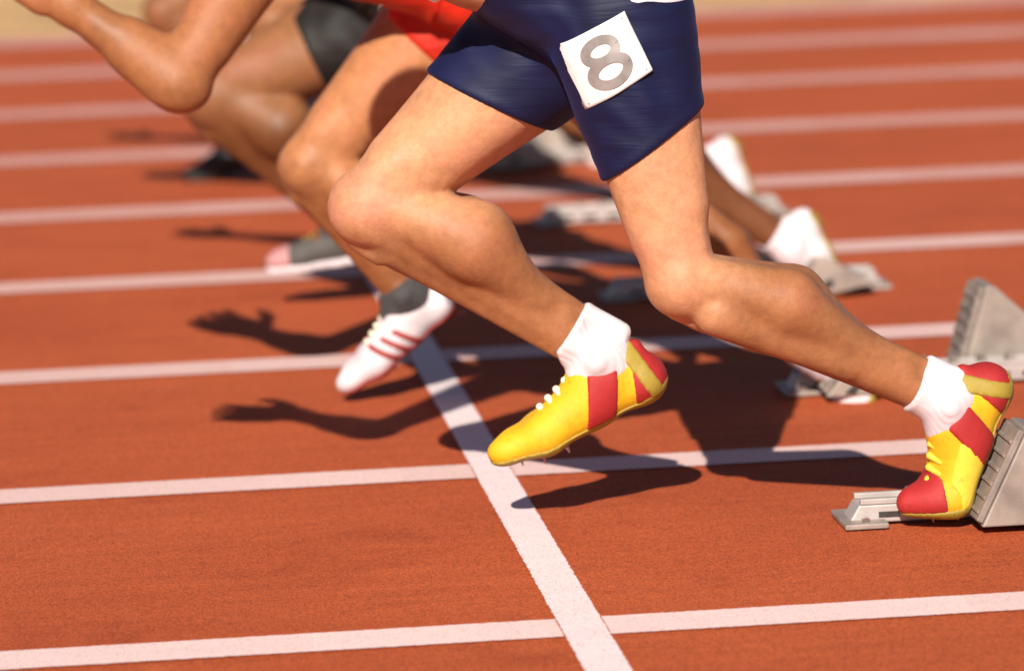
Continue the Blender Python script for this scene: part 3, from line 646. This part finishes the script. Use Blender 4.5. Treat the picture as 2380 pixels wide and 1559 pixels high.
A = dict(hipL=(.917, 6.69, .864), kneeL=(1.010, 6.66, .430), ankL=(1.440, 6.68, .208),
         hipR=(.880, 6.87, .845), kneeR=(.528, 6.88, .543), ankR=(.905, 6.86, .277),
         fTL=(-1, 0, -.2), fSL=(-.45, 0, -.9), fTR=(-.6, 0, .8), fSR=(-.55, 0, -.8),
         fFL=(-.42, 0, -.91), uFL=(-.91, -.30, .42), bendL=math.radians(56), fFR=(-.92, 0, -.40), uFR=(-.40, -.12, .92), bendR=math.radians(8),
         shL=(.40, 6.60, 1.13), shR=(.42, 6.97, 1.15), elL=(.150, 6.30, 1.00), wrL=(.015, 6.52, .995), handL=((-.16, .10, -.02), (0, 1, -.4), (-.1, .1, 1), .25),
         elR=(.68, 7.02, 1.20), wrR=(.84, 6.98, 1.00), handR=((.3, 0, -.9), (-1, 0, 0), (0, -1, 0), .6),
         face=(-1, 0, -.25), headup=(-.6, 0, .75), sockL=.062, sockR=.075, shoe_g=1.07, armg=1.18, stiltL=.0, tiltL=-.42, tiltR=-.40)
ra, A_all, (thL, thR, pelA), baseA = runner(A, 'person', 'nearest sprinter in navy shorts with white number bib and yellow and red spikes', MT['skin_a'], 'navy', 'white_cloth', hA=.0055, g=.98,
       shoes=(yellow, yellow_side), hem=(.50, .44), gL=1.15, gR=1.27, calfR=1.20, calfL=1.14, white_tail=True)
B = dict(hipL=(.87, 7.90, .80), kneeL=(1.185, 7.88, .40), ankL=(1.425, 7.86, .105),
         hipR=(.845, 8.08, .80), kneeR=(.515, 8.10, .465), ankR=(.690, 8.10, .205),
         fTL=(-.8, 0, -.6), fSL=(-.6, 0, -.7), fTR=(-.6, 0, .8), fSR=(-.75, 0, -.6),
         fFL=(.30, 0, -.95), uFL=(-.95, -.2, -.30), bendL=math.radians(62), fFR=(-.80, 0, -.60), uFR=(-.6, -.25, .8), bendR=math.radians(5),
         shL=(.46, 7.84, .965), shR=(.47, 8.20, .98), elL=(.265, 7.75, .670), wrL=(.075, 7.79, .815), handL=((-.7, .05, .6), (0, 1, 0), (.5, 0, .7), .5),
         elR=(.74, 8.28, .96), wrR=(.90, 8.25, .80), handR=((.4, 0, -.9), (-1, 0, 0), (0, -1, 0), .6),
         face=(-1, 0, -.15), headup=(-.5, 0, .85), sockL=.05, sockR=.03, shoe_g=.98, armg=1.5)
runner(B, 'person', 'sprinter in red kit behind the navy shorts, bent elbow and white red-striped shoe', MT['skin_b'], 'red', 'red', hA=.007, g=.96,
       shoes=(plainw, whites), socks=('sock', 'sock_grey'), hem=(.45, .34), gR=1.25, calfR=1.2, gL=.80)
Cc = dict(hipL=(.86, 9.12, .672), kneeL=(1.245, 9.12, .372), ankL=(1.625, 9.10, .108),
         hipR=(.84, 9.30, .665), kneeR=(.388, 9.34, .469), ankR=(.672, 9.30, .182),
         fTL=(-.7, 0, -.7), fSL=(-.6, 0, -.8), fTR=(-.3, 0, .95), fSR=(-.85, 0, -.5),
         fFL=(.35, 0, -.94), uFL=(-.94, -.2, -.35), bendL=math.radians(62), fFR=(-.99, 0, -.10), uFR=(-.10, -.15, .99), bendR=math.radians(0),
         shL=(.42, 9.06, 1.02), shR=(.44, 9.42, 1.04), elL=(.24, 8.95, .93), wrL=(.00, 9.02, 1.00), handL=((-.8, .1, .3), (0, 1, 0), (0, 0, 1), .4),
         elR=(.66, 9.48, .86), wrR=(.80, 9.45, .66), handR=((.4, 0, -.9), (-1, 0, 0), (0, -1, 0), .6),
         face=(-1, 0, -.1), headup=(-.5, 0, .85), sockL=.055, sockR=.10, shoe_g=.84)
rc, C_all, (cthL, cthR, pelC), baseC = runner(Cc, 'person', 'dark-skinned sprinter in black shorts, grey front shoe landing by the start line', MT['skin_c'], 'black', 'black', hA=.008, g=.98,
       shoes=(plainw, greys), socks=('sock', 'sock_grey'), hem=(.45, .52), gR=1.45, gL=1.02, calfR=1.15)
Dd = dict(hipL=(.96, 10.36, .69), kneeL=(1.330, 10.36, .36), ankL=(1.650, 10.35, .122),
         hipR=(.95, 10.54, .68), kneeR=(.53, 10.60, .55), ankR=(.806, 10.55, .299),
         fTL=(-.7, 0, -.7), fSL=(-.6, 0, -.8), fTR=(-.3, 0, .95), fSR=(-.85, 0, -.5),
         fFL=(.25, 0, -.97), uFL=(-.97, -.2, -.25), bendL=math.radians(60), fFR=(-.9, 0, -.4), uFR=(-.4, 0, .9), bendR=math.radians(0),
         shL=(.40, 10.24, 1.0), shR=(.43, 10.64, 1.02), elL=(.20, 10.18, .92), wrL=(-.04, 10.24, .98), handL=((-.8, .1, .3), (0, 1, 0), (0, 0, 1), .4),
         elR=(.74, 10.72, .92), wrR=(.88, 10.70, .72), handR=((.4, 0, -.9), (-1, 0, 0), (0, -1, 0), .6),
         face=(-1, 0, -.1), headup=(-.5, 0, .85), sockL=.05, sockR=.05, shoe_g=.95)
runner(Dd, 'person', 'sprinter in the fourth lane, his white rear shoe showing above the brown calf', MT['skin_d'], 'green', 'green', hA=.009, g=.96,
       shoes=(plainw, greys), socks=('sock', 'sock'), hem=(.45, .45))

Ee = dict(hipL=(.90, 11.55, .76), kneeL=(1.20, 11.55, .42), ankL=(1.47, 11.55, .13),
         hipR=(.88, 11.72, .75), kneeR=(.36, 11.66, .46), ankR=(.585, 11.62, .13),
         fTL=(-.7, 0, -.7), fSL=(-.6, 0, -.8), fTR=(-.3, 0, .95), fSR=(-.85, 0, -.5),
         fFL=(.25, 0, -.97), uFL=(-.97, -.2, -.25), bendL=math.radians(60), fFR=(-.95, 0, -.25), uFR=(-.25, 0, .95), bendR=math.radians(0),
         shL=(.36, 11.45, 1.02), shR=(.38, 11.83, 1.04), elL=(.18, 11.35, .80), wrL=(-.05, 11.42, .84), handL=((-.8, .1, .3), (0, 1, 0), (0, 0, 1), .4),
         elR=(.66, 11.9, .96), wrR=(.80, 11.88, .78), handR=((.4, 0, -.9), (-1, 0, 0), (0, -1, 0), .6),
         face=(-1, 0, -.1), headup=(-.5, 0, .85), sockL=.05, sockR=.09, shoe_g=.95)
runner(Ee, 'person', 'sprinter in the fifth lane, dark front shoe just below the bent elbow', MT['skin_c'], 'black', 'green', hA=.010, g=1.0,
       shoes=(plainw, blacks), socks=('sock', 'black_shoe'), hem=(.45, .5), gR=1.15)

# ------------------------------------------------------------------ number bibs pinned on the shorts
def cast(prims, P, d, maxd=.35):
    P = np.array(P, float); t = np.zeros(len(P))
    for _ in range(60):
        e = evalp(prims, P + d * t[:, None]); t += np.clip(e, -.02, .05) * .9
    return P + d * t[:, None]
def bib_on(body, prims, base, c4, d, off, strokes, nm='number_bib'):
    """c4: four corners in the plane facing the camera side; wrapped on to the cloth along d"""
    c4 = [A3(q) for q in c4]; d = unit(d); n = 22
    def pt(a, b): return (c4[0]*(1-a) + c4[1]*a)*(1-b) + (c4[3]*(1-a) + c4[2]*a)*b
    def wrap(uv, o, thick):
        P = np.array([pt(a, b) for a, b in uv]) - d * .25
        Q = cast(prims, P, d); return Q - d * o
    ab = [(i/n, j/n) for j in range(n+1) for i in range(n+1)]
    amp = np.array([.0018 * math.sin(9*a + 5*b) + .003 * (abs(a-.5)*2)**4 * (abs(b-.5)*2)**2 for a, b in ab])
    V = wrap(ab, off, 0) - d[None] * amp[:, None]; B2 = V + d * .0010
    F = [(j*(n+1)+i, j*(n+1)+i+1, (j+1)*(n+1)+i+1, (j+1)*(n+1)+i) for j in range(n) for i in range(n)]
    me = mesh(nm, V - np.array(base), F); bo = link(nm, me, MT['bib'], body, Matrix.Translation(base))
    md = bo.modifiers.new('thickness', 'SOLIDIFY'); md.thickness = .0012; md.offset = -1
    def inside(path, w):
        VV, FF = [], []; m = len(path)
        for i in range(m):
            p0 = np.array(path[i-1 if i else 0]); p1 = np.array(path[i+1 if i < m-1 else m-1]); t = p1 - p0; t /= np.linalg.norm(t) + 1e-9; nn = np.array((-t[1], t[0]))
            for s in (-1, -.5, 0, .5, 1): VV.append(tuple(np.array(path[i]) + nn * w * s))
        for i in range(m-1):
            for k in range(4): FF.append((i*5+k, i*5+k+1, (i+1)*5+k+1, (i+1)*5+k))
        a = np.array([.0018 * math.sin(9*x + 5*y) + .003 * (abs(x-.5)*2)**4 * (abs(y-.5)*2)**2 for x, y in VV])
        Q = wrap(VV, off + .0035, 0) - d[None] * a[:, None]
        link('numeral', mesh('numeral', Q - np.array(base), FF), MT['ink'], bo, Matrix.Translation(base))
    for p, w_ in strokes: inside(p, w_)
    for a, b in ((.07, .07), (.93, .07), (.07, .93), (.93, .93)):
        p = wrap([(a, b)], off + .004, 0)[0] - np.array(base); V = [p + .0016*A3((math.cos(q), 0, math.sin(q))) for q in np.arange(0, 6.2, 1.05)] + [p - A3((0, .002, 0))]
        link('pin', mesh('pin', V, [(i, (i+1) % 6, 6) for i in range(6)], True), MT['spike'], bo, Matrix.Translation(base))
    return bo
def ring(cx, cy, rx, ry, n=28): return [(cx + rx*math.cos(2*math.pi*i/n), cy + ry*math.sin(2*math.pi*i/n)) for i in range(n+1)]
cw = np.array
bib_on(ra, thL + pelA[:1], baseA, ((.811, 6.6, .813), (.918, 6.6, .873), (.960, 6.6, .779), (.859, 6.6, .717)), (0, 1, 0), .010,
       [(ring(.5, .33, .20, .15), .066), (ring(.5, .66, .24, .18), .070)])
bib_on(rc, pelC + cthL, baseC, ((.72, 9.0, .655), (.81, 9.0, .72), (.87, 9.0, .62), (.78, 9.0, .56)), (0, 1, 0), .012, [(ring(.5, .5, .16, .25), .05)])
